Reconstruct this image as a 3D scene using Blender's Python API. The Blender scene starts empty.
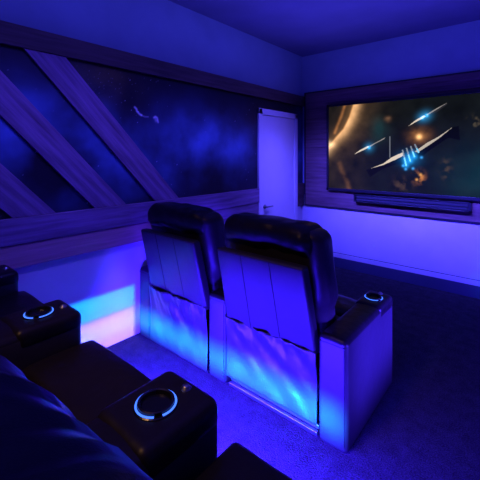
import bpy, bmesh, math, random
from mathutils import Vector, Matrix, noise
random.seed(7)
C = bpy.context.scene.collection
sc = bpy.context.scene
PI = math.pi

# ------------------------------------------------------------------ helpers
def empty(name, label, cat, loc=(0, 0, 0), group=None):
    o = bpy.data.objects.new(name, None)
    o.empty_display_size = .1
    C.objects.link(o)
    o.location = loc
    o['label'] = label
    o['category'] = cat
    if group: o['group'] = group
    return o

def tag(o, label, cat, group=None):
    o['label'] = label
    o['category'] = cat
    if group: o['group'] = group
    return o

def link(name, me, mat, parent=None, loc=None, rot=None, smooth=False):
    o = bpy.data.objects.new(name, me)
    C.objects.link(o)
    if mat: me.materials.append(mat)
    if parent: o.parent = parent
    if loc: o.location = loc
    if rot: o.rotation_euler = rot
    if smooth:
        for p in me.polygons: p.use_smooth = True
    return o

def obj(name, bm, mat, parent=None, loc=None, rot=None, smooth=False):
    bmesh.ops.recalc_face_normals(bm, faces=bm.faces[:])
    me = bpy.data.meshes.new(name)
    bm.to_mesh(me)
    bm.free()
    return link(name, me, mat, parent, loc, rot, smooth)

def struct(name, bm, mat, parent=None):
    o = obj(name, bm, mat, parent)
    o['kind'] = 'structure'
    return o

def add_box(bm, x0, x1, y0, y1, z0, z1, bev=0.0, seg=2):
    b = bmesh.new()
    r = bmesh.ops.create_cube(b, size=1)
    for v in b.verts:
        v.co = Vector(((x0 + x1) / 2 + v.co.x * (x1 - x0), (y0 + y1) / 2 + v.co.y * (y1 - y0), (z0 + z1) / 2 + v.co.z * (z1 - z0)))
    if bev:
        bmesh.ops.bevel(b, geom=b.edges[:], offset=bev, segments=seg, profile=.5, affect='EDGES')
    me = bpy.data.meshes.new('tmp')
    b.to_mesh(me); b.free()
    bm.from_mesh(me)
    bpy.data.meshes.remove(me)

def box_bm(*a, **k):
    bm = bmesh.new()
    add_box(bm, *a, **k)
    return bm

def axis_coords(h, r, step):
    """coordinates from -h to h, dense in the rounded corner bands"""
    cs = []
    k = 6
    for i in range(k + 1):
        cs.append(-h + r * (1 - math.cos(PI / 2 * i / k)))
    n = max(1, int(round((2 * h - 2 * r) / step)))
    for i in range(1, n):
        cs.append(-h + r + (2 * h - 2 * r) * i / n)
    for i in range(k, -1, -1):
        cs.append(h - r * (1 - math.cos(PI / 2 * i / k)))
    return cs

def soft_box(center, size, r, step=.03, deform=None, bm=None):
    """a rounded box, finely gridded so it can be bulged and creased"""
    hx, hy, hz = [s / 2 for s in size]
    r = min(r, hx * .98, hy * .98, hz * .98)
    H = (hx, hy, hz)
    A = [axis_coords(h, r, step) for h in H]
    own = bm is None
    if own: bm = bmesh.new()
    cache = {}
    def vert(p):
        key = tuple(round(c, 6) for c in p)
        if key in cache: return cache[key]
        inner = [max(-(H[i] - r), min(H[i] - r, p[i])) for i in range(3)]
        d = Vector([p[i] - inner[i] for i in range(3)])
        q = Vector(inner)
        if d.length > 1e-9: q += d.normalized() * r
        u = Vector([p[i] / H[i] for i in range(3)])
        if deform: q = deform(q, u)
        v = bm.verts.new(q + Vector(center))
        cache[key] = v
        return v
    for ax in range(3):
        b, c = [(1, 2), (2, 0), (0, 1)][ax]
        for s in (-1, 1):
            for i in range(len(A[b]) - 1):
                for j in range(len(A[c]) - 1):
                    def P(bi, cj):
                        p = [0, 0, 0]
                        p[ax] = s * H[ax]; p[b] = A[b][bi]; p[c] = A[c][cj]
                        return vert(p)
                    f = [P(i, j), P(i + 1, j), P(i + 1, j + 1), P(i, j + 1)]
                    if s < 0: f.reverse()
                    if len(set(f)) == 4:
                        try: bm.faces.new(f)
                        except ValueError: pass
    return bm

def add_ring(bm, R, r, z, seg=48, tub=8, flat=1.0, a0=0.0, a1=2 * PI):
    vs = []
    for i in range(seg):
        a = a0 + (a1 - a0) * i / (seg - 1)
        row = []
        for j in range(tub):
            b = 2 * PI * j / tub
            rr = R + r * math.cos(b)
            row.append(bm.verts.new((rr * math.cos(a), rr * math.sin(a), z + flat * r * math.sin(b))))
        vs.append(row)
    for i in range(seg - 1):
        for j in range(tub):
            bm.faces.new((vs[i][j], vs[(i + 1) % seg][j], vs[(i + 1) % seg][(j + 1) % tub], vs[i][(j + 1) % tub]))

def add_lathe(bm, prof, seg=40):
    rows = []
    for (r, z) in prof:
        if r < 1e-6:
            rows.append([bm.verts.new((0, 0, z))])
        else:
            rows.append([bm.verts.new((r * math.cos(2 * PI * i / seg), r * math.sin(2 * PI * i / seg), z)) for i in range(seg)])
    for a, b in zip(rows[:-1], rows[1:]):
        for i in range(seg):
            k = (i + 1) % seg
            if len(a) == 1 and len(b) == 1: continue
            if len(a) == 1: bm.faces.new((a[0], b[i], b[k]))
            elif len(b) == 1: bm.faces.new((a[i], a[k], b[0]))
            else: bm.faces.new((a[i], a[k], b[k], b[i]))

def add_tube(bm, pts, r, seg=8):
    rows = []
    for i, p in enumerate(pts):
        p = Vector(p)
        t = (Vector(pts[min(i + 1, len(pts) - 1)]) - Vector(pts[max(i - 1, 0)])).normalized()
        a = t.orthogonal().normalized() if abs(t.z) > .95 else t.cross(Vector((0, 0, 1))).normalized()
        b = t.cross(a).normalized()
        rows.append([bm.verts.new(p + a * r * math.cos(2 * PI * k / seg) + b * r * math.sin(2 * PI * k / seg)) for k in range(seg)])
    for q, w in zip(rows[:-1], rows[1:]):
        for k in range(seg):
            bm.faces.new((q[k], q[(k + 1) % seg], w[(k + 1) % seg], w[k]))
    bm.faces.new(rows[0]); bm.faces.new(rows[-1])

# ------------------------------------------------------------------ materials
def new_mat(name):
    m = bpy.data.materials.new(name)
    m.use_nodes = True
    nt = m.node_tree
    return m, nt, nt.nodes['Principled BSDF']

def mix_col(nt, fac, a, b):
    n = nt.nodes.new('ShaderNodeMix')
    n.data_type = 'RGBA'
    nt.links.new(fac, n.inputs[0])
    n.inputs[6].default_value = (*a, 1)
    n.inputs[7].default_value = (*b, 1)
    return n.outputs[2]

def noise_node(nt, scale, detail=4, rough=.5, vec=None, mapscale=None):
    n = nt.nodes.new('ShaderNodeTexNoise')
    n.inputs['Scale'].default_value = scale
    n.inputs['Detail'].default_value = detail
    n.inputs['Roughness'].default_value = rough
    tc = nt.nodes.new('ShaderNodeTexCoord')
    src = tc.outputs['Object']
    if mapscale:
        mp = nt.nodes.new('ShaderNodeMapping')
        mp.inputs['Scale'].default_value = mapscale
        nt.links.new(src, mp.inputs['Vector'])
        src = mp.outputs['Vector']
    nt.links.new(src, n.inputs['Vector'])
    return n

def ramp(nt, src, p0, p1):
    r = nt.nodes.new('ShaderNodeMapRange')
    r.inputs[1].default_value = p0
    r.inputs[2].default_value = p1
    nt.links.new(src, r.inputs[0])
    return r.outputs[0]

def bump(nt, bsdf, src, strength, dist=.01):
    b = nt.nodes.new('ShaderNodeBump')
    b.inputs['Strength'].default_value = strength
    b.inputs['Distance'].default_value = dist
    nt.links.new(src, b.inputs['Height'])
    nt.links.new(b.outputs[0], bsdf.inputs['Normal'])

def paint(name, col, rough=.7, var=.06, spec=.3):
    m, nt, p = new_mat(name)
    n = noise_node(nt, 3, 5)
    a = tuple(c * (1 - var) for c in col); b = tuple(min(1, c * (1 + var)) for c in col)
    nt.links.new(mix_col(nt, ramp(nt, n.outputs[0], .35, .65), a, b), p.inputs['Base Color'])
    p.inputs['Roughness'].default_value = rough
    p.inputs['Specular IOR Level'].default_value = spec
    n2 = noise_node(nt, 220, 2)
    bump(nt, p, n2.outputs[0], .08, .002)
    return m

def leather(name, col, rough=.36, spec=.5, crease=.25):
    m, nt, p = new_mat(name)
    n = noise_node(nt, 7, 4)
    a = tuple(c * .8 for c in col); b = tuple(c * 1.25 for c in col)
    nt.links.new(mix_col(nt, n.outputs[0], a, b), p.inputs['Base Color'])
    p.inputs['Roughness'].default_value = rough
    p.inputs['Specular IOR Level'].default_value = spec
    v = nt.nodes.new('ShaderNodeTexVoronoi')
    v.inputs['Scale'].default_value = 600
    tc = nt.nodes.new('ShaderNodeTexCoord')
    nt.links.new(tc.outputs['Object'], v.inputs['Vector'])
    n2 = noise_node(nt, 11, 2, .5)
    ad = nt.nodes.new('ShaderNodeMath'); ad.operation = 'MULTIPLY_ADD'
    nt.links.new(v.outputs['Distance'], ad.inputs[0])
    ad.inputs[1].default_value = .02
    nt.links.new(n2.outputs[0], ad.inputs[2])
    bump(nt, p, ad.outputs[0], crease, .02)
    return m

def wood(name, dark, light, rough=.55):
    m, nt, p = new_mat(name)
    g = noise_node(nt, 1.0, 6, .62, mapscale=(2.2, 34, 34))
    w = noise_node(nt, 1.0, 3, .5, mapscale=(.9, 5, 5))
    ad = nt.nodes.new('ShaderNodeMath'); ad.operation = 'MULTIPLY_ADD'
    nt.links.new(g.outputs[0], ad.inputs[0]); ad.inputs[1].default_value = .65
    mu = nt.nodes.new('ShaderNodeMath'); mu.operation = 'MULTIPLY'
    nt.links.new(w.outputs[0], mu.inputs[0]); mu.inputs[1].default_value = .35
    nt.links.new(mu.outputs[0], ad.inputs[2])
    nt.links.new(mix_col(nt, ramp(nt, ad.outputs[0], .36, .64), dark, light), p.inputs['Base Color'])
    p.inputs['Roughness'].default_value = rough
    p.inputs['Specular IOR Level'].default_value = .3
    bump(nt, p, g.outputs[0], .35, .004)
    return m

def plain(name, col, rough=.4, metal=0, spec=.5):
    m, nt, p = new_mat(name)
    n = noise_node(nt, 40, 3)
    nt.links.new(mix_col(nt, n.outputs[0], tuple(c * .9 for c in col), tuple(c * 1.1 for c in col)), p.inputs['Base Color'])
    p.inputs['Roughness'].default_value = rough
    p.inputs['Metallic'].default_value = metal
    p.inputs['Specular IOR Level'].default_value = spec
    return m

def glow(name, col, s):
    m, nt, p = new_mat(name)
    p.inputs['Base Color'].default_value = (0, 0, 0, 1)
    p.inputs['Emission Color'].default_value = (*col, 1)
    p.inputs['Emission Strength'].default_value = s
    return m

def carpet(name):
    m, nt, p = new_mat(name)
    n = noise_node(nt, 130, 3, .7)
    n2 = noise_node(nt, 13, 5, .7)
    ad = nt.nodes.new('ShaderNodeMath'); ad.operation = 'MULTIPLY_ADD'
    nt.links.new(n2.outputs[0], ad.inputs[0]); ad.inputs[1].default_value = .32
    mu = nt.nodes.new('ShaderNodeMath'); mu.operation = 'MULTIPLY'
    nt.links.new(n.outputs[0], mu.inputs[0]); mu.inputs[1].default_value = .68
    nt.links.new(mu.outputs[0], ad.inputs[2])
    nt.links.new(mix_col(nt, ramp(nt, ad.outputs[0], .34, .66), CARPET[0], CARPET[1]), p.inputs['Base Color'])
    p.inputs['Roughness'].default_value = .95
    p.inputs['Specular IOR Level'].default_value = .1
    bump(nt, p, ad.outputs[0], .9, .02)
    return m

CARPET = ((.014, .014, .017), (.115, .11, .125))
M = {}
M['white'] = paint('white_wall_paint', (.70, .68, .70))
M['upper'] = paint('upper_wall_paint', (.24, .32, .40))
M['ceil'] = paint('ceiling_paint', (.15, .15, .25))
M['door'] = paint('door_paint', (.85, .83, .85), .5, .03)
M['plinth'] = paint('plinth_paint', (.05, .055, .11), .6)
M['carpet'] = carpet('carpet_pile')
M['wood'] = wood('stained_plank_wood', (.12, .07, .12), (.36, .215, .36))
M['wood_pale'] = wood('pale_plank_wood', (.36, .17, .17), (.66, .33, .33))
M['wood_dark'] = wood('dark_plank_wood', (.06, .04, .035), (.15, .095, .085))
M['edge'] = plain('black_edging', (.006, .006, .008), .5)
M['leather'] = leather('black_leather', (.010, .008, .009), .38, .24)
M['pad'] = leather('pad_leather', (.024, .020, .022), .42, .3)
M['wood_panel'] = wood('panel_plank_wood', (.10, .052, .05), (.25, .14, .13))
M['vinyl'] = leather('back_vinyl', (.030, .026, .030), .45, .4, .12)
M['skirt'] = leather('skirt_vinyl', (.034, .031, .034), .4, .5, .2)
M['thread'] = plain('dark_seam', (.004, .004, .006), .7)
M['cup'] = plain('cup_black', (.006, .006, .007), .25)
M['metal'] = plain('brushed_metal', (.35, .35, .37), .35, 1)
M['plastic'] = plain('black_plastic', (.008, .008, .01), .35)
M['ring'] = glow('ring_light', (.05, .16, 1.0), 2.0)

def vcol_mat(name, emit=None, rough=.5):
    m, nt, p = new_mat(name)
    a = nt.nodes.new('ShaderNodeVertexColor')
    a.layer_name = 'paint'
    if emit:
        p.inputs['Base Color'].default_value = (.004, .004, .004, 1)
        nt.links.new(a.outputs[0], p.inputs['Emission Color'])
        p.inputs['Emission Strength'].default_value = emit
        p.inputs['Roughness'].default_value = .5
        p.inputs['Specular IOR Level'].default_value = 0.0
    else:
        nt.links.new(a.outputs[0], p.inputs['Base Color'])
        p.inputs['Roughness'].default_value = rough
        p.inputs['Specular IOR Level'].default_value = .25
    return m

def picture(name, W, H, nx, ny, fn, mat, parent=None, loc=None, rot=None):
    """flat printed / displayed picture: a fine grid in local XZ with a colour per vertex"""
    vs, fs, cols = [], [], []
    for j in range(ny + 1):
        for i in range(nx + 1):
            u, v = i / nx, j / ny
            vs.append((u * W, 0, v * H))
            cols.append(fn(u, v))
    for j in range(ny):
        for i in range(nx):
            k = j * (nx + 1) + i
            fs.append((k, k + 1, k + nx + 2, k + nx + 1))
    me = bpy.data.meshes.new(name)
    me.from_pydata(vs, [], fs)
    at = me.color_attributes.new('paint', 'FLOAT_COLOR', 'POINT')
    flat = []
    for c in cols: flat += [max(0, c[0]), max(0, c[1]), max(0, c[2]), 1]
    at.data.foreach_set('color', flat)
    return link(name, me, mat, parent, loc, rot)

# ------------------------------------------------------------------ the room
XL, XR, YF, YB, ZC = -2.615, 1.0, 4.5, -1.7, 3.0
T = .1
struct('floor', box_bm(XL - T, XR + T, YB - T, YF + T, -T, 0), M['carpet'])
struct('ceiling', box_bm(XL - T, XR + T, YB - T, YF + T, ZC, ZC + T), M['ceil'])
RZ, RY = .255, 1.0
struct('riser_floor', box_bm(XL, XR, YB, RY, 0, RZ, bev=.012), M['carpet'])
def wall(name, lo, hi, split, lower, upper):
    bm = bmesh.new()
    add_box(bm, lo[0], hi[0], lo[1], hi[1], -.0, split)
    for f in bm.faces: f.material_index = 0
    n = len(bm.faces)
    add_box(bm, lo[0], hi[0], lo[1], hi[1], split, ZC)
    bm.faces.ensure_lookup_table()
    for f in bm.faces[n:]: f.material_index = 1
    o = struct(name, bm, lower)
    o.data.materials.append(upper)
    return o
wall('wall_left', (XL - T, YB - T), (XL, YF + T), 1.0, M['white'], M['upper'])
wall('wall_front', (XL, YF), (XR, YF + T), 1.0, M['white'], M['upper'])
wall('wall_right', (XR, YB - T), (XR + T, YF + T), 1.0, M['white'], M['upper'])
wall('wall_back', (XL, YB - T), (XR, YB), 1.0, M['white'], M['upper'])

# front wall foot: white moulded baseboard above a dark plinth strip
bm = box_bm(XL, XR, YF - .014, YF, .135, .192, bev=.004)
struct('baseboard_front', bm, M['white'])
struct('trim_1', box_bm(XL, XR, YF - .012, YF, 0, .135), M['plinth'])

struct('baseboard_line', box_bm(XL, XR, YF - .008, YF, .192, .198), M['plinth'])  # thin dark line along the top of the baseboard

# door in the left wall
dr = bpy.data.objects.new('door_1', None); C.objects.link(dr); dr['kind'] = 'structure'
dr.location = (XL, 3.86, 0)
bm = bmesh.new()
add_box(bm, 0, .03, -.46, -.385, 0, 2.13, bev=.006)
add_box(bm, 0, .03, .385, .46, 0, 2.13, bev=.006)
add_box(bm, 0, .03, -.46, .46, 2.055, 2.13, bev=.006)
o = obj('door_casing', bm, M['door'], dr); o['kind'] = 'structure'
o = obj('door_slab', box_bm(.002, .012, -.383, .383, .01, 2.053), M['door'], dr); o['kind'] = 'structure'
bm = bmesh.new()
add_tube(bm, [(.012, -.32, .89), (.06, -.32, .89)], .011)
add_tube(bm, [(.055, -.325, .89), (.058, -.27, .89), (.055, -.20, .888)], .009)
b2 = bmesh.new()
add_lathe(b2, [(0, 0), (.027, 0), (.027, .008), (0, .008)], 24)
for v in b2.verts: v.co = Vector((.012 + v.co.z, -.32 + v.co.x, .89 + v.co.y))
me = bpy.data.meshes.new('t'); b2.to_mesh(me); b2.free(); bm.from_mesh(me); bpy.data.meshes.remove(me)
o = obj('door_handle', bm, M['metal'], dr, smooth=True); o['kind'] = 'structure'

# ------------------------------------------------------------------ space mural on the left wall
MY0, MY1, MZ0, MZ1 = -.2, 4.5, 1.12, 2.27
def fbm(x, y, z=0, o=5):
    return noise.fractal(Vector((x, y, z)), 1.0, 2.0, o)
def blob(y, z, cy, cz, sy, sz):
    return math.exp(-((y - cy) / sy) ** 2 - ((z - cz) / sz) ** 2)
STREAK = (([(1.672, 1.958), (1.688, 1.945), (1.695, 1.925), (1.72, 1.903), (1.74, 1.895)], .007, .8), ([(1.735, 1.897), (1.77, 1.885), (1.81, 1.886)], .004, .4),
          ([(1.868, 1.885), (1.885, 1.895), (1.905, 1.885), (1.91, 1.862), (1.915, 1.845)], .007, .6), ([(1.885, 1.88), (1.895, 1.86)], .014, .35))
def seg_dist(px, pz, a, b):
    dx, dz = b[0] - a[0], b[1] - a[1]
    t = max(0, min(1, ((px - a[0]) * dx + (pz - a[1]) * dz) / (dx * dx + dz * dz)))
    return math.hypot(px - a[0] - t * dx, pz - a[1] - t * dz)
stars = {}
MNX, MNY = 705, 172
for _ in range(190):
    stars[(random.randrange(MNX), random.randrange(MNY))] = random.random() ** 3 * .9
# a denser drift of stars beside the third plank
for _ in range(70):
    yy, zz = random.gauss(1.45, .22), random.gauss(2.12, .09)
    stars[(int((yy - MY0) / (MY1 - MY0) * MNX), int((zz - MZ0) / (MZ1 - MZ0) * MNY))] = .05 + .16 * random.random()
def mural(u, v):
    y = MY0 + u * (MY1 - MY0); z = MZ0 + v * (MZ1 - MZ0)
    n = .5 + .5 * fbm(y * 1.3, z * 1.3, 3.3)
    n2 = .5 + .5 * fbm(y * 3.2, z * 3.2, 9.1)
    k = (blob(y, z, 2.75, 1.62, .65, .33) * 1.0 + blob(y, z, 2.1, 1.55, .4, .3) * .6 + blob(y, z, 1.45, 1.55, .38, .33) * .9
         + blob(y, z, .9, 1.6, .5, .35) * 1.0 + blob(y, z, 4.42, 1.6, .2, .4) * 1.1)
    k *= max(0, 1.7 * n - .35) * (.35 + .9 * n2) * 1.8
    w = blob(y, z, 1.38, 2.15, .25, .16) * n2
    c = [.016 + .07 * k + .16 * w, .013 + .15 * k + .12 * w, .022 + .36 * k + .01 * w]
    if 1.6 < y < 2.0 and 1.78 < z < 2.02:
        for P, r, k_ in STREAK:
            d = min(seg_dist(y, z, P[q], P[q + 1]) for q in range(len(P) - 1))
            c = [q + k_ * math.exp(-(d / r) ** 2) for q in c]
    s = stars.get((int(round(u * MNX)), int(round(v * MNY))))
    if s: c = [q + s * .8 for q in c]
    return c
mu = picture('galaxy_mural', MY1 - MY0, MZ1 - MZ0, MNX, MNY, mural, vcol_mat('mural_print', rough=.45),
             loc=(XL + .005, MY0, MZ0), rot=(0, 0, PI / 2))
tag(mu, 'dark blue starfield mural with nebula clouds across the left wall', 'mural')
# ------------------------------------------------------------------ planks on the left wall
def plank(name, label, cat, y0, z0, y1, z1, width, thick, mat, group=None, miter=0.0, bev=.003):
    """board lying on the left wall, centre line from (y0,z0) to (y1,z1)"""
    L = math.hypot(y1 - y0, z1 - z0)
    bm = box_bm(0, L, -thick, 0, -width / 2, width / 2, bev=bev, seg=1)
    if miter:
        for v in bm.verts:
            v.co.x -= miter * v.co.z
    a = math.atan2(z1 - z0, y1 - y0)
    o = obj(name, bm, mat)
    o.matrix_world = Matrix.Translation((XL + .006, y0, z0)) @ Matrix.Rotation(PI / 2, 4, 'Z') @ Matrix.Rotation(-a, 4, 'Y')
    return tag(o, label, cat, group)
sl = -.935                                      # run along y for each metre of height
for yb, lab in ((.89, 'diagonal wood plank on left wall, nearest the camera'),
                (1.445, 'middle of the three diagonal wood planks on the left wall'),
                (2.005, 'diagonal wood plank on left wall, farthest from the camera')):
    zb, zt = 1.1335, 2.2595
    ang = math.atan2(zt - zb, (zt - zb) * sl)
    wy = .27
    wp = wy * math.sin(ang)
    cot = 1 / math.tan(ang)
    plank('diagonal_plank', lab, 'wood plank', yb, zb, yb + (zt - zb) * sl, zt, wp, .022, M['wood'], 'diagonal planks across the mural', miter=cot)
plank('wood_plank', 'long dark wood plank along the top of the mural', 'wood plank', -.6, 2.333, YF, 2.333, .146, .03, M['wood_dark'])
plank('wood_plank', 'upper of the two stacked wood planks under the mural, left of the door', 'wood plank', -.6, 1.047, 3.397, 1.047, .172, .034, M['wood'], 'planks below the mural')
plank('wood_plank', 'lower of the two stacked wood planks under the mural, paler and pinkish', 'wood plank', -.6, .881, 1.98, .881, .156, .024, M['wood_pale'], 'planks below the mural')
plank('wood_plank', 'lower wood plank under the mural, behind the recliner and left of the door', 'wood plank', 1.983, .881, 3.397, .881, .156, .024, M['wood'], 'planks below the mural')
plank('wood_plank', 'short upper wood plank between the door and the room corner', 'wood plank', 4.323, 1.047, YF, 1.047, .172, .03, M['wood_dark'], 'planks between door and corner')
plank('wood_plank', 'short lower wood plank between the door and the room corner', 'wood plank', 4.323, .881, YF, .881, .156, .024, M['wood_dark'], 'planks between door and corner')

# ------------------------------------------------------------------ wood surround and screen on the front wall
PX0, PX1, PZ0, PZ1 = -2.56, .30, .812, 2.455
TX0, TX1, TZ0, TZ1 = -2.18, -.14, 1.06, 2.235
sp = empty('screen_surround', 'wide wood plank surround around the wall screen', 'wall panel', ((PX0 + PX1) / 2, YF - .0015, PZ0))
cx = (PX0 + PX1) / 2
bm = bmesh.new()
zs = [PZ0 + .012, PZ0 + .21, PZ0 + .42, PZ0 + .63, PZ0 + .84, PZ0 + 1.05, PZ0 + 1.26, PZ0 + 1.45, PZ1 - .012]
for k, (a, b) in enumerate(zip(zs[:-1], zs[1:])):
    add_box(bm, PX0 - cx + .012, PX1 - cx - .012, -.03, 0, a - PZ0 + .0008, b - PZ0 - .0008, bev=.002, seg=1)
obj('plank_facing', bm, M['wood_panel'], sp)
bm = bmesh.new()
w = PX1 - PX0
add_box(bm, -w / 2, w / 2, -.038, 0, 0, .016)
add_box(bm, -w / 2, w / 2, -.038, 0, PZ1 - PZ0 - .016, PZ1 - PZ0)
add_box(bm, -w / 2, -w / 2 + .016, -.038, 0, .016, PZ1 - PZ0 - .016)
add_box(bm, w / 2 - .016, w / 2, -.038, 0, .016, PZ1 - PZ0 - .016)
obj('edge_trim', bm, M['edge'], sp)

tv = empty('television', 'large black wall television showing spaceships near a planet', 'television', ((TX0 + TX1) / 2, YF - .03, TZ0))
TW, TH = TX1 - TX0, TZ1 - TZ0
bm = bmesh.new()
b_ = .03
yb0, yb1 = -.07, -.002
add_box(bm, -TW / 2, TW / 2, yb0, yb1, 0, b_ + .006, bev=.003)
add_box(bm, -TW / 2, TW / 2, yb0, yb1, TH - b_, TH, bev=.003)
add_box(bm, -TW / 2, -TW / 2 + b_, yb0, yb1, 0, TH, bev=.003)
add_box(bm, TW / 2 - b_, TW / 2, yb0, yb1, 0, TH, bev=.003)
add_box(bm, -TW / 2 + .01, TW / 2 - .01, -.05, yb1, .01, TH - .01)
obj('bezel', bm, M['plastic'], tv)

# the picture on the screen
def seg_d(px, pz, ax, az, bx, bz):
    dx, dz = bx - ax, bz - az
    t = max(0, min(1, ((px - ax) * dx + (pz - az) * dz) / (dx * dx + dz * dz)))
    side = (dx * (pz - az) - dz * (px - ax)) / math.hypot(dx, dz)
    return math.hypot(px - ax - t * dx, pz - az - t * dz), t, side
SW, SH = TW - 2 * b_, TH - 2 * b_ - .006
def sm(a, b, x):
    t = max(0, min(1, (x - a) / (b - a)))
    return t * t * (3 - 2 * t)
def addc(c, k, q):
    return [c[0] + k * q[0], c[1] + k * q[1], c[2] + k * q[2]]
def g2(x, z, cx_, cz_, r, rz=None):
    return math.exp(-((x - cx_) / r) ** 2 - ((z - cz_) / (rz or r)) ** 2)
SHIPS = []   # filled from measured screen positions (metres on the screen)
def screen(u, v):
    x, z = u * SW + .033, v * SH + .008
    n = .5 + .5 * fbm(x * 2.3, z * 2.3, 1.7)
    n2 = .5 + .5 * fbm(x * 6, z * 6, 4.2)
    n3 = .5 + .5 * fbm(x * 14, z * 14, 7.7, 3)
    c = [.0035 + .004 * n2, .0045 + .0055 * n2, .005 + .0065 * n2]
    teal = g2(x, z, .72, .77, .10, .14) * .8 + g2(x, z, 1.75, .25, .35, .3) * .45
    c = addc(c, teal * n, (.00, .07, .08))
    # planet limb: bright curved rim at the left, brown disc fading to its right
    c = addc(c, sm(.75, .25, x) * n2, (.018, .008, .0035))
    d, t, side = path_d(x, z, RIM)
    if side < 0:
        c = addc(c, (math.exp(-(d / .075) ** 2) * .85 + math.exp(-d / .11) * .22) * (.5 + .8 * n2) * sm(.0, .5, z - .25), (.95, .50, .21))
        c = addc(c, math.exp(-d / .17) * n2, (.04, .020, .009))
    else:
        c = addc(c, math.exp(-(d / .014) ** 2) + .16 * math.exp(-(d / .09) ** 2), (.75, .36, .13))
    d, t, side = path_d(x, z, RIM2)
    c = addc(c, math.exp(-(d / .020) ** 2) * .7 * n2, (.60, .22, .06))
    d, t, side = path_d(x, z, RIM3)
    c = addc(c, math.exp(-(d / .030) ** 2) * n2, (.16, .065, .022))
    c = addc(c, g2(x, z, .03, .60, .07, .05) * (.4 + n3), (.85, .58, .34))
    c = addc(c, g2(x, z, .02, .50, .05, .06) * (.3 + n3), (.40, .24, .13))
    # burning debris
    c = addc(c, g2(x, z, 1.164, .68, .10, .08) * (.2 + n3), (.32, .12, .03))
    c = addc(c, g2(x, z, 1.164, .67, .028), (1.4, .75, .28))
    c = addc(c, g2(x, z, 1.164, .20, .05, .06) * max(0, n3 - .42) * 3.5, (.75, .25, .05))
    c = addc(c, g2(x, z, 1.18, .23, .016), (.8, .35, .08))
    c = addc(c, g2(x, z, 1.14, .17, .014), (.8, .35, .08))
    c = addc(c, g2(x, z, 1.44, .29, .05, .10) * max(0, n3 - .4) * 2, (.10, .055, .025))
    c = addc(c, g2(x, z, .82, .90, .04, .03) * n3, (.25, .12, .06))
    c = addc(c, g2(x, z, 1.71, .81, .07, .05) * max(0, n3 - .45) * 3, (.12, .09, .05))
    c = addc(c, g2(x, z, .98, .10, .10, .08) * max(0, n3 - .4) * 1.6, (.10, .055, .03))
    # thin tall mast
    if abs(x - .84) < .005 and .428 < z < .69: c = addc(c, 1, (.16, .17, .19))
    for s in SHIPS: c = s(x, z, c)
    return c
def ship(ax, az, bx, bz, wid, split, dark, lit):
    def f(x, z, c):
        d, t, side = seg_d(x, z, ax, az, bx, bz)
        w = wid * (.25 + .75 * math.sin(PI * min(1, max(.04, t * .96 + .02))) ** .7)
        if d < w and side <= w * .15:
            k = .02 if t > split else .012
            c = [dark, dark * 1.05, dark * 1.25]
        if 0 <= side < w * .55 and d < w:
            l = lit * (.35 + .65 * sm(.9, .35, abs(t - split * .55)))
            if t > split: l *= .45
            c = [l * 1.0, l * .86, l * .68]
        return c
    return f
def jets(pts, r, col, k):
    def f(x, z, c):
        for (px, pz) in pts:
            c = addc(c, k * g2(x, z, px, pz, r * 3.2), [q * .22 for q in col])
            c = addc(c, k * g2(x, z, px, pz, r), col)
        return c
    return f
RIM = [(.40, 1.15), (.335, .96), (.25, .80), (.15, .70), (.05, .58), (-.08, .45)]
RIM2 = [(.275, 1.15), (.215, .98), (.17, .88), (.12, .76)]
RIM3 = [(.19, .34), (.225, .24), (.30, .09), (.34, -.05)]
def path_d(x, z, P):
    best = (9, 0, 1)
    for k in range(len(P) - 1):
        d, t, side = seg_d(x, z, *P[k], *P[k + 1])
        if d < best[0]: best = (d, k + t, -side)
    return best
def poly(P, col, soft=0):
    def f(x, z, c):
        ins = False
        for k in range(len(P)):
            (ax, az), (bx, bz) = P[k - 1], P[k]
            if (az > z) != (bz > z) and x < (bx - ax) * (z - az) / (bz - az) + ax: ins = not ins
        return list(col) if ins else c
    return f
W1, W2 = (.75, .62, .48), (.30, .27, .25)
SHIPS += [
    poly([(.39, .466), (.47, .525), (.575, .575), (.585, .558), (.50, .515)], W1),
    poly([(.585, .572), (.68, .622), (.785, .676), (.77, .655), (.66, .600), (.60, .560)], W2),
    jets([(.584, .553)], .018, (.06, .55, 1.2), 1.1),
    poly([(1.047, .80), (1.13, .868), (1.22, .918), (1.235, .90), (1.14, .85)], W1),
    poly([(1.25, .905), (1.35, .945), (1.45, 1.02), (1.445, 1.035), (1.34, .985), (1.25, .935)], (.02, .02, .025)),
    poly([(1.24, .925), (1.34, .983), (1.445, 1.036), (1.34, .968), (1.25, .915)], W2),
    jets([(1.244, .913), (1.20, .89)], .018, (.06, .55, 1.2), 1.0),
    poly([(.545, .27), (.62, .285), (.76, .345), (.99, .44), (1.10, .47), (1.05, .36), (.90, .34), (.75, .285), (.60, .18)], (.003, .003, .004)),
    poly([(.60, .285), (.76, .352), (.86, .43), (.98, .487), (1.00, .455), (.90, .40), (.76, .335)], W1),
    poly([(1.08, .40), (1.175, .52), (1.35, .645), (1.50, .765), (1.56, .775), (1.57, .62), (1.46, .65), (1.30, .53), (1.18, .43)], (.002, .0025, .003)),
    poly([(1.12, .50), (1.25, .60), (1.36, .662), (1.505, .768), (1.37, .648), (1.26, .565), (1.15, .49)], (.55, .47, .38)),
]
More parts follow.
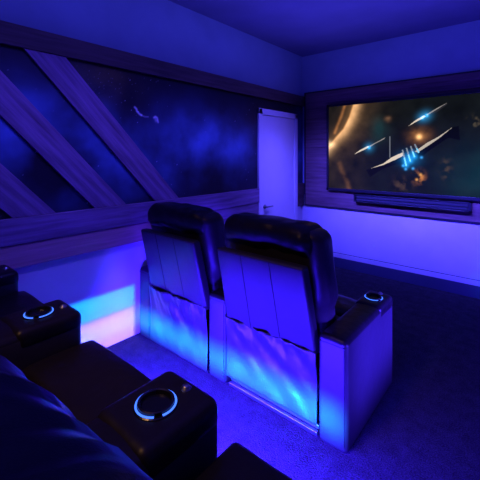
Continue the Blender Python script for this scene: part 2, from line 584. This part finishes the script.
def big(x, z, c):
    c = addc(c, g2(x, z, 1.06, .41, .11, .08), (.0, .10, .30))
    for k in range(4):
        bx, bz = .985 + .045 * k, .455 + .022 * k
        d, t, s_ = seg_d(x, z, bx + .04, bz - .12 + .03 * k, bx, bz + .06)
        if d < .008: c = [.22, .26, .32] if t > .5 else [.25, .75, 1.1]
        if k < 3: c = addc(c, math.exp(-(d / .03) ** 2) * max(0, .8 - t) * 1.0, (.02, .40, 1.0))
    for (px, pz) in ((.99, .33), (1.02, .29), (1.19, .43), (1.10, .30)):
        c = addc(c, g2(x, z, px, pz, .014), (.05, .4, 1.0))
    return c
SHIPS.append(big)
picture('screen', SW, SH, 360, 200, screen, vcol_mat('screen_picture', emit=1.0), tv, loc=(-SW / 2, -.056, b_ + .006))

sb = empty('soundbar', 'long slim black soundbar mounted below the television', 'soundbar', (-1.145, YF - .03, .938))
bm = bmesh.new()
add_box(bm, -.64, .64, -.10, -.002, 0, .012, bev=.003)
add_box(bm, -.64, .64, -.10, -.002, .088, .10, bev=.003)
add_box(bm, -.64, -.615, -.10, -.002, .0, .10, bev=.003)
add_box(bm, .615, .64, -.10, -.002, .0, .10, bev=.003)
add_box(bm, -.62, .62, -.06, -.002, .01, .09)
obj('housing', bm, M['plastic'], sb)
bm = bmesh.new()
add_box(bm, -.612, .612, -.092, -.055, .016, .044, bev=.008)
add_box(bm, -.612, .612, -.092, -.055, .05, .084, bev=.008)
obj('grille', bm, plain('grille_cloth', (.03, .03, .036), .8), sb)

# ------------------------------------------------------------------ recliners
PITCH = .85
def wrinkle(q, amp, sc_, seed):
    return amp * noise.noise(Vector((q.x * sc_ + seed, q.y * sc_, q.z * sc_)))

def make_arm(parent, x, w, h=.60, d=.76, knob=True, outer=0, label=None):
    """upholstered arm with a cup holder console near its front"""
    def df(q, u):
        q = q.copy()
        t = (q.z + h / 2) / h
        q.x *= 1.0 + .02 * math.sin(PI * t)
        if u.z > .6: q.z += .008 * (1 - u.x * u.x)          # crowned top
        return q
    bm = soft_box((0, d / 2, h / 2 - .008), (w, d, h - .016), .028, .06, df)
    bm.normal_update()
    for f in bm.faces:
        f.material_index = 1 if f.calc_center_median().z > h - .035 else 0  # darker leather on the top faces paints in their lack of light
    n0 = len(bm.faces)
    # console let into the top, proud of the padded rear part, round at its front corners
    soft_box((0, d - .132, h - .045), (w + .006, .27, .09), .034, .05, None, bm)
    bm.faces.ensure_lookup_table()
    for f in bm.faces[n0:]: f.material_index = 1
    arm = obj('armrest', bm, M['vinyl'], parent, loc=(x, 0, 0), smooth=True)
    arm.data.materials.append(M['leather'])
    if label: arm['label'] = label
    cy = d - .14
    rr = min(.055, w * .33)
    bm = bmesh.new()
    add_lathe(bm, [(rr + .006, -.002), (rr + .006, .002), (rr + .003, .004), (rr - .004, .004), (rr - .004, .012), (rr - .008, .014), (rr - .012, .012), (rr - .016, .002), (0, .002)])
    obj('cup_holder', bm, M['cup'], arm, loc=(0, cy, h), smooth=False)
    bm = bmesh.new()
    add_ring(bm, rr, .0028, .0055, flat=.8, a0=math.radians(-18), a1=math.radians(318))
    o = obj('light_ring', bm, M['ring'], arm, loc=(0, cy, h), smooth=True)
    o['label'] = 'glowing blue light ring'
    if knob:
        bm = bmesh.new()
        add_lathe(bm, [(.016, -.002), (.016, .003), (.012, .005), (.011, .009), (.007, .0115), (0, .012)], 24)
        o = obj('control_knob', bm, M['metal'], arm, loc=(.012, d - .042, h - .001), smooth=True)
        o['label'] = 'small metal control button'
    # stitched seam below the top of the back face
    bm = bmesh.new()
    add_box(bm, -w * .46, w * .46, -.0015, .002, h - .052, h - .049)
    add_box(bm, w * .40, w * .415, -.0012, .002, .04, h - .06)
    obj('seam', bm, M['thread'], arm)
    return arm

def make_recliner(label, loc, arms, aw, group, tilt=0.0, seed=0, skirt_z=.075, ad=.76, wr=1.0, crease=0.0, skew=0.0):
    t = empty('recliner', label, 'recliner', loc, group)
    for side, txt in arms:
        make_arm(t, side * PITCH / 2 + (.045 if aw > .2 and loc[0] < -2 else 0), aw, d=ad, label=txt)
    iw = PITCH - aw - .012                       # clear width between the arms
    # seat cushion in two pads, and the folded footrest below it
    def sd(q, u):
        q = q.copy()
        if u.z > 0: q.z += .022 * (1 - u.x ** 8) * (1 - u.y ** 4) + wrinkle(q, .008, 6, seed)
        return q
    bm = soft_box((0, .34, .36), (iw, .38, .19), .03, .04, sd)
    soft_box((0, .675, .365), (iw, .31, .20), .03, .04, sd, bm)
    obj('seat', bm, M['leather'], t, smooth=True)
    bm = soft_box((0, .755, .165), (iw - .01, .09, .25), .035, .05, sd)
    obj('footrest', bm, M['leather'], t, smooth=True)
    R = Matrix.Rotation(tilt, 4, 'X')
    piv = Vector((0, .15, .40))
    def tl(q):
        return R @ (q - piv) + piv
    # padded front of the back: wider than the rear panel, rolls over at the top
    def ln(z):                                    # rake: y offset of the back at height z
        return -.115 * (z - .45) / .5
    def bd(q, u):
        q = q.copy()
        z = q.z + .80
        q.x *= 1 - max(0, 1 - iw / .735) * sm(-.2, -.5, u.z)
        q.y += ln(z) + .03 * (1 - u.x ** 2) * (1 if u.y > 0 else 0)
        q += Vector((wrinkle(q, .006, 9, seed + 3), wrinkle(q, .010, 7, seed + 9), wrinkle(q, .005, 8, seed + 5)))
        return tl(q + Vector((0, .215, .80)))
    bm = soft_box((0, 0, 0), (.735, .21, .66), .07, .035, bd)
    obj('backrest', bm, M['pad'] if not crease else M['leather'], t, smooth=True)
    def hd(q, u):
        q = q.copy()
        z = q.z + 1.06
        q.y += ln(z) * .9 + skew * q.x
        q.z -= .02 * abs(u.x) ** 3
        if crease:
            fr = sm(-.3, .6, u.y) * sm(-.2, .5, u.z)
            q.z += crease * fr * (math.sin(q.x * 105 + 22 * q.y + 2.6 * math.sin(q.x * 19)) + .7 * math.sin(q.x * 173 - 24 * q.y))
            q.z += .012 * (1 - u.x ** 2)
        q += wr * Vector((wrinkle(q, .009, 10, seed + 13) + wrinkle(q, .004, 26, seed), wrinkle(q, .014, 9, seed + 19) + wrinkle(q, .005, 28, seed + 2), wrinkle(q, .009, 11, seed + 15) + wrinkle(q, .005, 24, seed + 4)))
        return tl(q + Vector((0, .20, 1.06)))
    bm = soft_box((-.008, 0, 0), (.69, .27, .205), .092, .012 if crease else .025, hd)
    obj('headrest', bm, M['leather'], t, smooth=True)
    # flat vinyl panel closing the rear of the back
    def pd(q, u):
        q = q.copy()
        z = q.z + .70
        q.x *= 1 - .045 * (z - .45) / .5
        q.y += ln(z)
        return tl(q + Vector((0, .035, .70)))
    bm = soft_box((0, 0, 0), (min(.66, iw), .07, .51), .018, .05, pd)
    pan = obj('rear_panel', bm, M['vinyl'], t, smooth=True)
    # two stitched seams running down the panel
    bm = bmesh.new()
    for sx in (-.12, .10):
        pts = []
        for k in range(12):
            z = .455 + .49 * k / 11
            q = tl(Vector((sx * (1 - .045 * (z - .45) / .5), ln(z) - .0005, z)))
            pts.append(q)
        add_tube(bm, pts, .0022, 6)
    obj('seam', bm, M['thread'], pan)
    # slack vinyl skirt hanging from the panel to the base
    bm = bmesh.new()
    nx, nz = 60, 34
    rows = []
    for j in range(nz + 1):
        v = j / nz
        row = []
        for i in range(nx + 1):
            u = i / nx
            z = skirt_z + (.475 - skirt_z) * v + (.016 * noise.noise(Vector((u * 9 + seed, 2, 0))) if j == nz else 0)
            x = (u - .5) * (iw - .004)
            ed = sm(.55, 1, v)
            y = .012 + .014 * math.sin(PI * min(1, v * 1.15)) * .5 - .012
            y -= ed * .012
            fold = noise.noise(Vector((u * 6 + v * 2.5 + seed, v * 2.2, seed))) * .020 + noise.noise(Vector((u * 17 + seed, v * 4, 5))) * .009 * sm(.3, 1, v)
            y += fold * (.35 + 1.3 * v) * (1 - abs(2 * u - 1) ** 6)
            row.append(bm.verts.new((x, y, z)))
        rows.append(row)
    for j in range(nz):
        for i in range(nx):
            bm.faces.new((rows[j][i], rows[j][i + 1], rows[j + 1][i + 1], rows[j + 1][i]))
    o = obj('rear_skirt', bm, M['skirt'], t, smooth=True)
    o['label'] = 'wrinkled slack vinyl skirt'
    md = o.modifiers.new('Solidify', 'SOLIDIFY'); md.thickness = .004; md.offset = 1
    # steel base rails
    bm = bmesh.new()
    add_box(bm, -iw / 2 + .02, iw / 2 - .004, .01, .04, .006, .03, bev=.003)
    add_box(bm, -iw / 2 + .02, iw / 2 - .004, .03, .05, .034, .058, bev=.003)
    for s in (-1, 1):
        add_box(bm, s * (iw / 2 - .05) - .02, s * (iw / 2 - .05) + .02, .04, .66, .0, .08, bev=.003)
    add_box(bm, -iw / 2 + .02, iw / 2 - .02, .62, .66, .0, .08, bev=.003)
    obj('base_rail', bm, M['metal'], t)
    return t

FX1, FX2, FY = -2.085, -1.235, 1.70
make_recliner('black leather recliner in the front row, beside the left wall', (FX1, FY, 0), [(-1, None)], .165, 'front row recliners', seed=1.3, skirt_z=.02)
make_recliner('black leather recliner in the front row, farther from the left wall, arm ring glowing', (FX2, FY, 0), [(-1, 'armrest shared by the two front recliners'), (1, None)], .165, 'front row recliners', seed=8.1)
BY = -.06
BT = .08
make_recliner('black leather recliner in the near row, against the left wall', (-2.085, BY, RZ), [(-1, None)], .232, 'near row recliners', ad=.78, seed=4.4, tilt=BT)
make_recliner('black leather recliner in the near row with both arm rings glowing beside its seat', (-1.225, BY, RZ), [(-1, None), (1, None)], .232, 'near row recliners', ad=.78, seed=5.7, tilt=BT)
make_recliner('black leather recliner whose creased headrest fills the near left corner', (-.372, BY, RZ), [(1, None)], .232, 'near row recliners', ad=.78, seed=2.2, tilt=.058, wr=.2, crease=.0032, skew=.115)

# ------------------------------------------------------------------ light
def area(name, loc, rot, sx, sy, col, watts, spread=180):
    d = bpy.data.lights.new(name, 'AREA')
    d.shape = 'RECTANGLE'
    d.size, d.size_y = sx, sy
    d.color = col
    d.energy = watts
    d.spread = math.radians(spread)
    o = bpy.data.objects.new(name, d)
    C.objects.link(o)
    o.location = loc
    o.rotation_euler = rot
    return o
# strip under the riser nosing, shining forward over the carpet at the backs of the front row
area('riser_strip_violet', (-1.40, 1.03, .21), (math.radians(74), 0, 0), 1.62, .05, (.030, .008, 1.0), 215, 152)
area('riser_strip_cyan', (-1.70, 1.04, .15), (math.radians(90), 0, 0), 1.86, .12, (.0, .25, 1.0), 30, 18)
# unseen beams added for pink and cyan bands at the left wall foot
area('wall_foot_pink', (-2.3, 1.36, .12), (0, math.radians(90), 0), .26, .62, (1.0, .60, .55), .42, 10)
area('wall_foot_cyan', (-2.3, 1.36, .345), (0, math.radians(90), 0), .17, .62, (.0, .24, 1.0), 1.0, 10)
# unseen violet fill lamps added for the room, left wall and door
area('ceiling_fill', (-.8, 1.9, 2.97), (0, 0, 0), 3.0, 4.6, (.08, .055, 1.0), 10)
area('upward_fill', (-.9, 1.8, 2.3), (PI, 0, 0), 2.6, 4.2, (.085, .07, 1.0), 64)  # no cove here: floating fill added to lift ceiling and upper walls
area('left_wall_fill', (-1.5, 2.1, 2.93), (0, math.radians(37), 0), .15, 3.7, (.10, .07, 1.0), 11, 58)
area('door_fill', (-1.3, 3.75, 2.93), (0, math.radians(33), 0), .1, .6, (.09, .065, 1.0), 3.5, 40)  # added only to brighten the door
# unseen fill lamp added in mid-air to brighten the lower front wall
area('front_wall_fill', (-1.0, 2.2, 2.2), (math.radians(64), 0, 0), 2.4, .15, (.06, .045, 1.0), 52, 46)
# unseen low fill lamp added on the aisle side to light the arm
area('aisle_fill', (.95, 2.2, .42), (0, math.radians(90), 0), .5, .9, (.05, .02, 1.0), 22, 18)
# dim warm lamp behind the camera
area('warm_lamp', (-1.2, -.5, 2.9), (math.radians(32), 0, 0), .3, .2, (1.0, .5, .2), 1.9, 50)

w = bpy.data.worlds.new('World')
sc.world = w
w.use_nodes = True
w.node_tree.nodes['Background'].inputs[0].default_value = (.02, .015, .1, 1)
w.node_tree.nodes['Background'].inputs[1].default_value = .3

# ------------------------------------------------------------------ camera
cd = bpy.data.cameras.new('Camera')
cam = bpy.data.objects.new('Camera', cd)
C.objects.link(cam)
F = 345.3
cd.sensor_width = 36
cd.lens = 36 * F / 480
cd.shift_y = -(240 - 154.7) / 480
cd.clip_start = .02
cam.location = (0, 0, 1.55)
cam.rotation_euler = (PI / 2, 0, math.radians(40.4))
sc.camera = cam

sc.view_settings.view_transform = 'Standard'
sc.view_settings.look = 'None'
sc.cycles.use_denoising = True
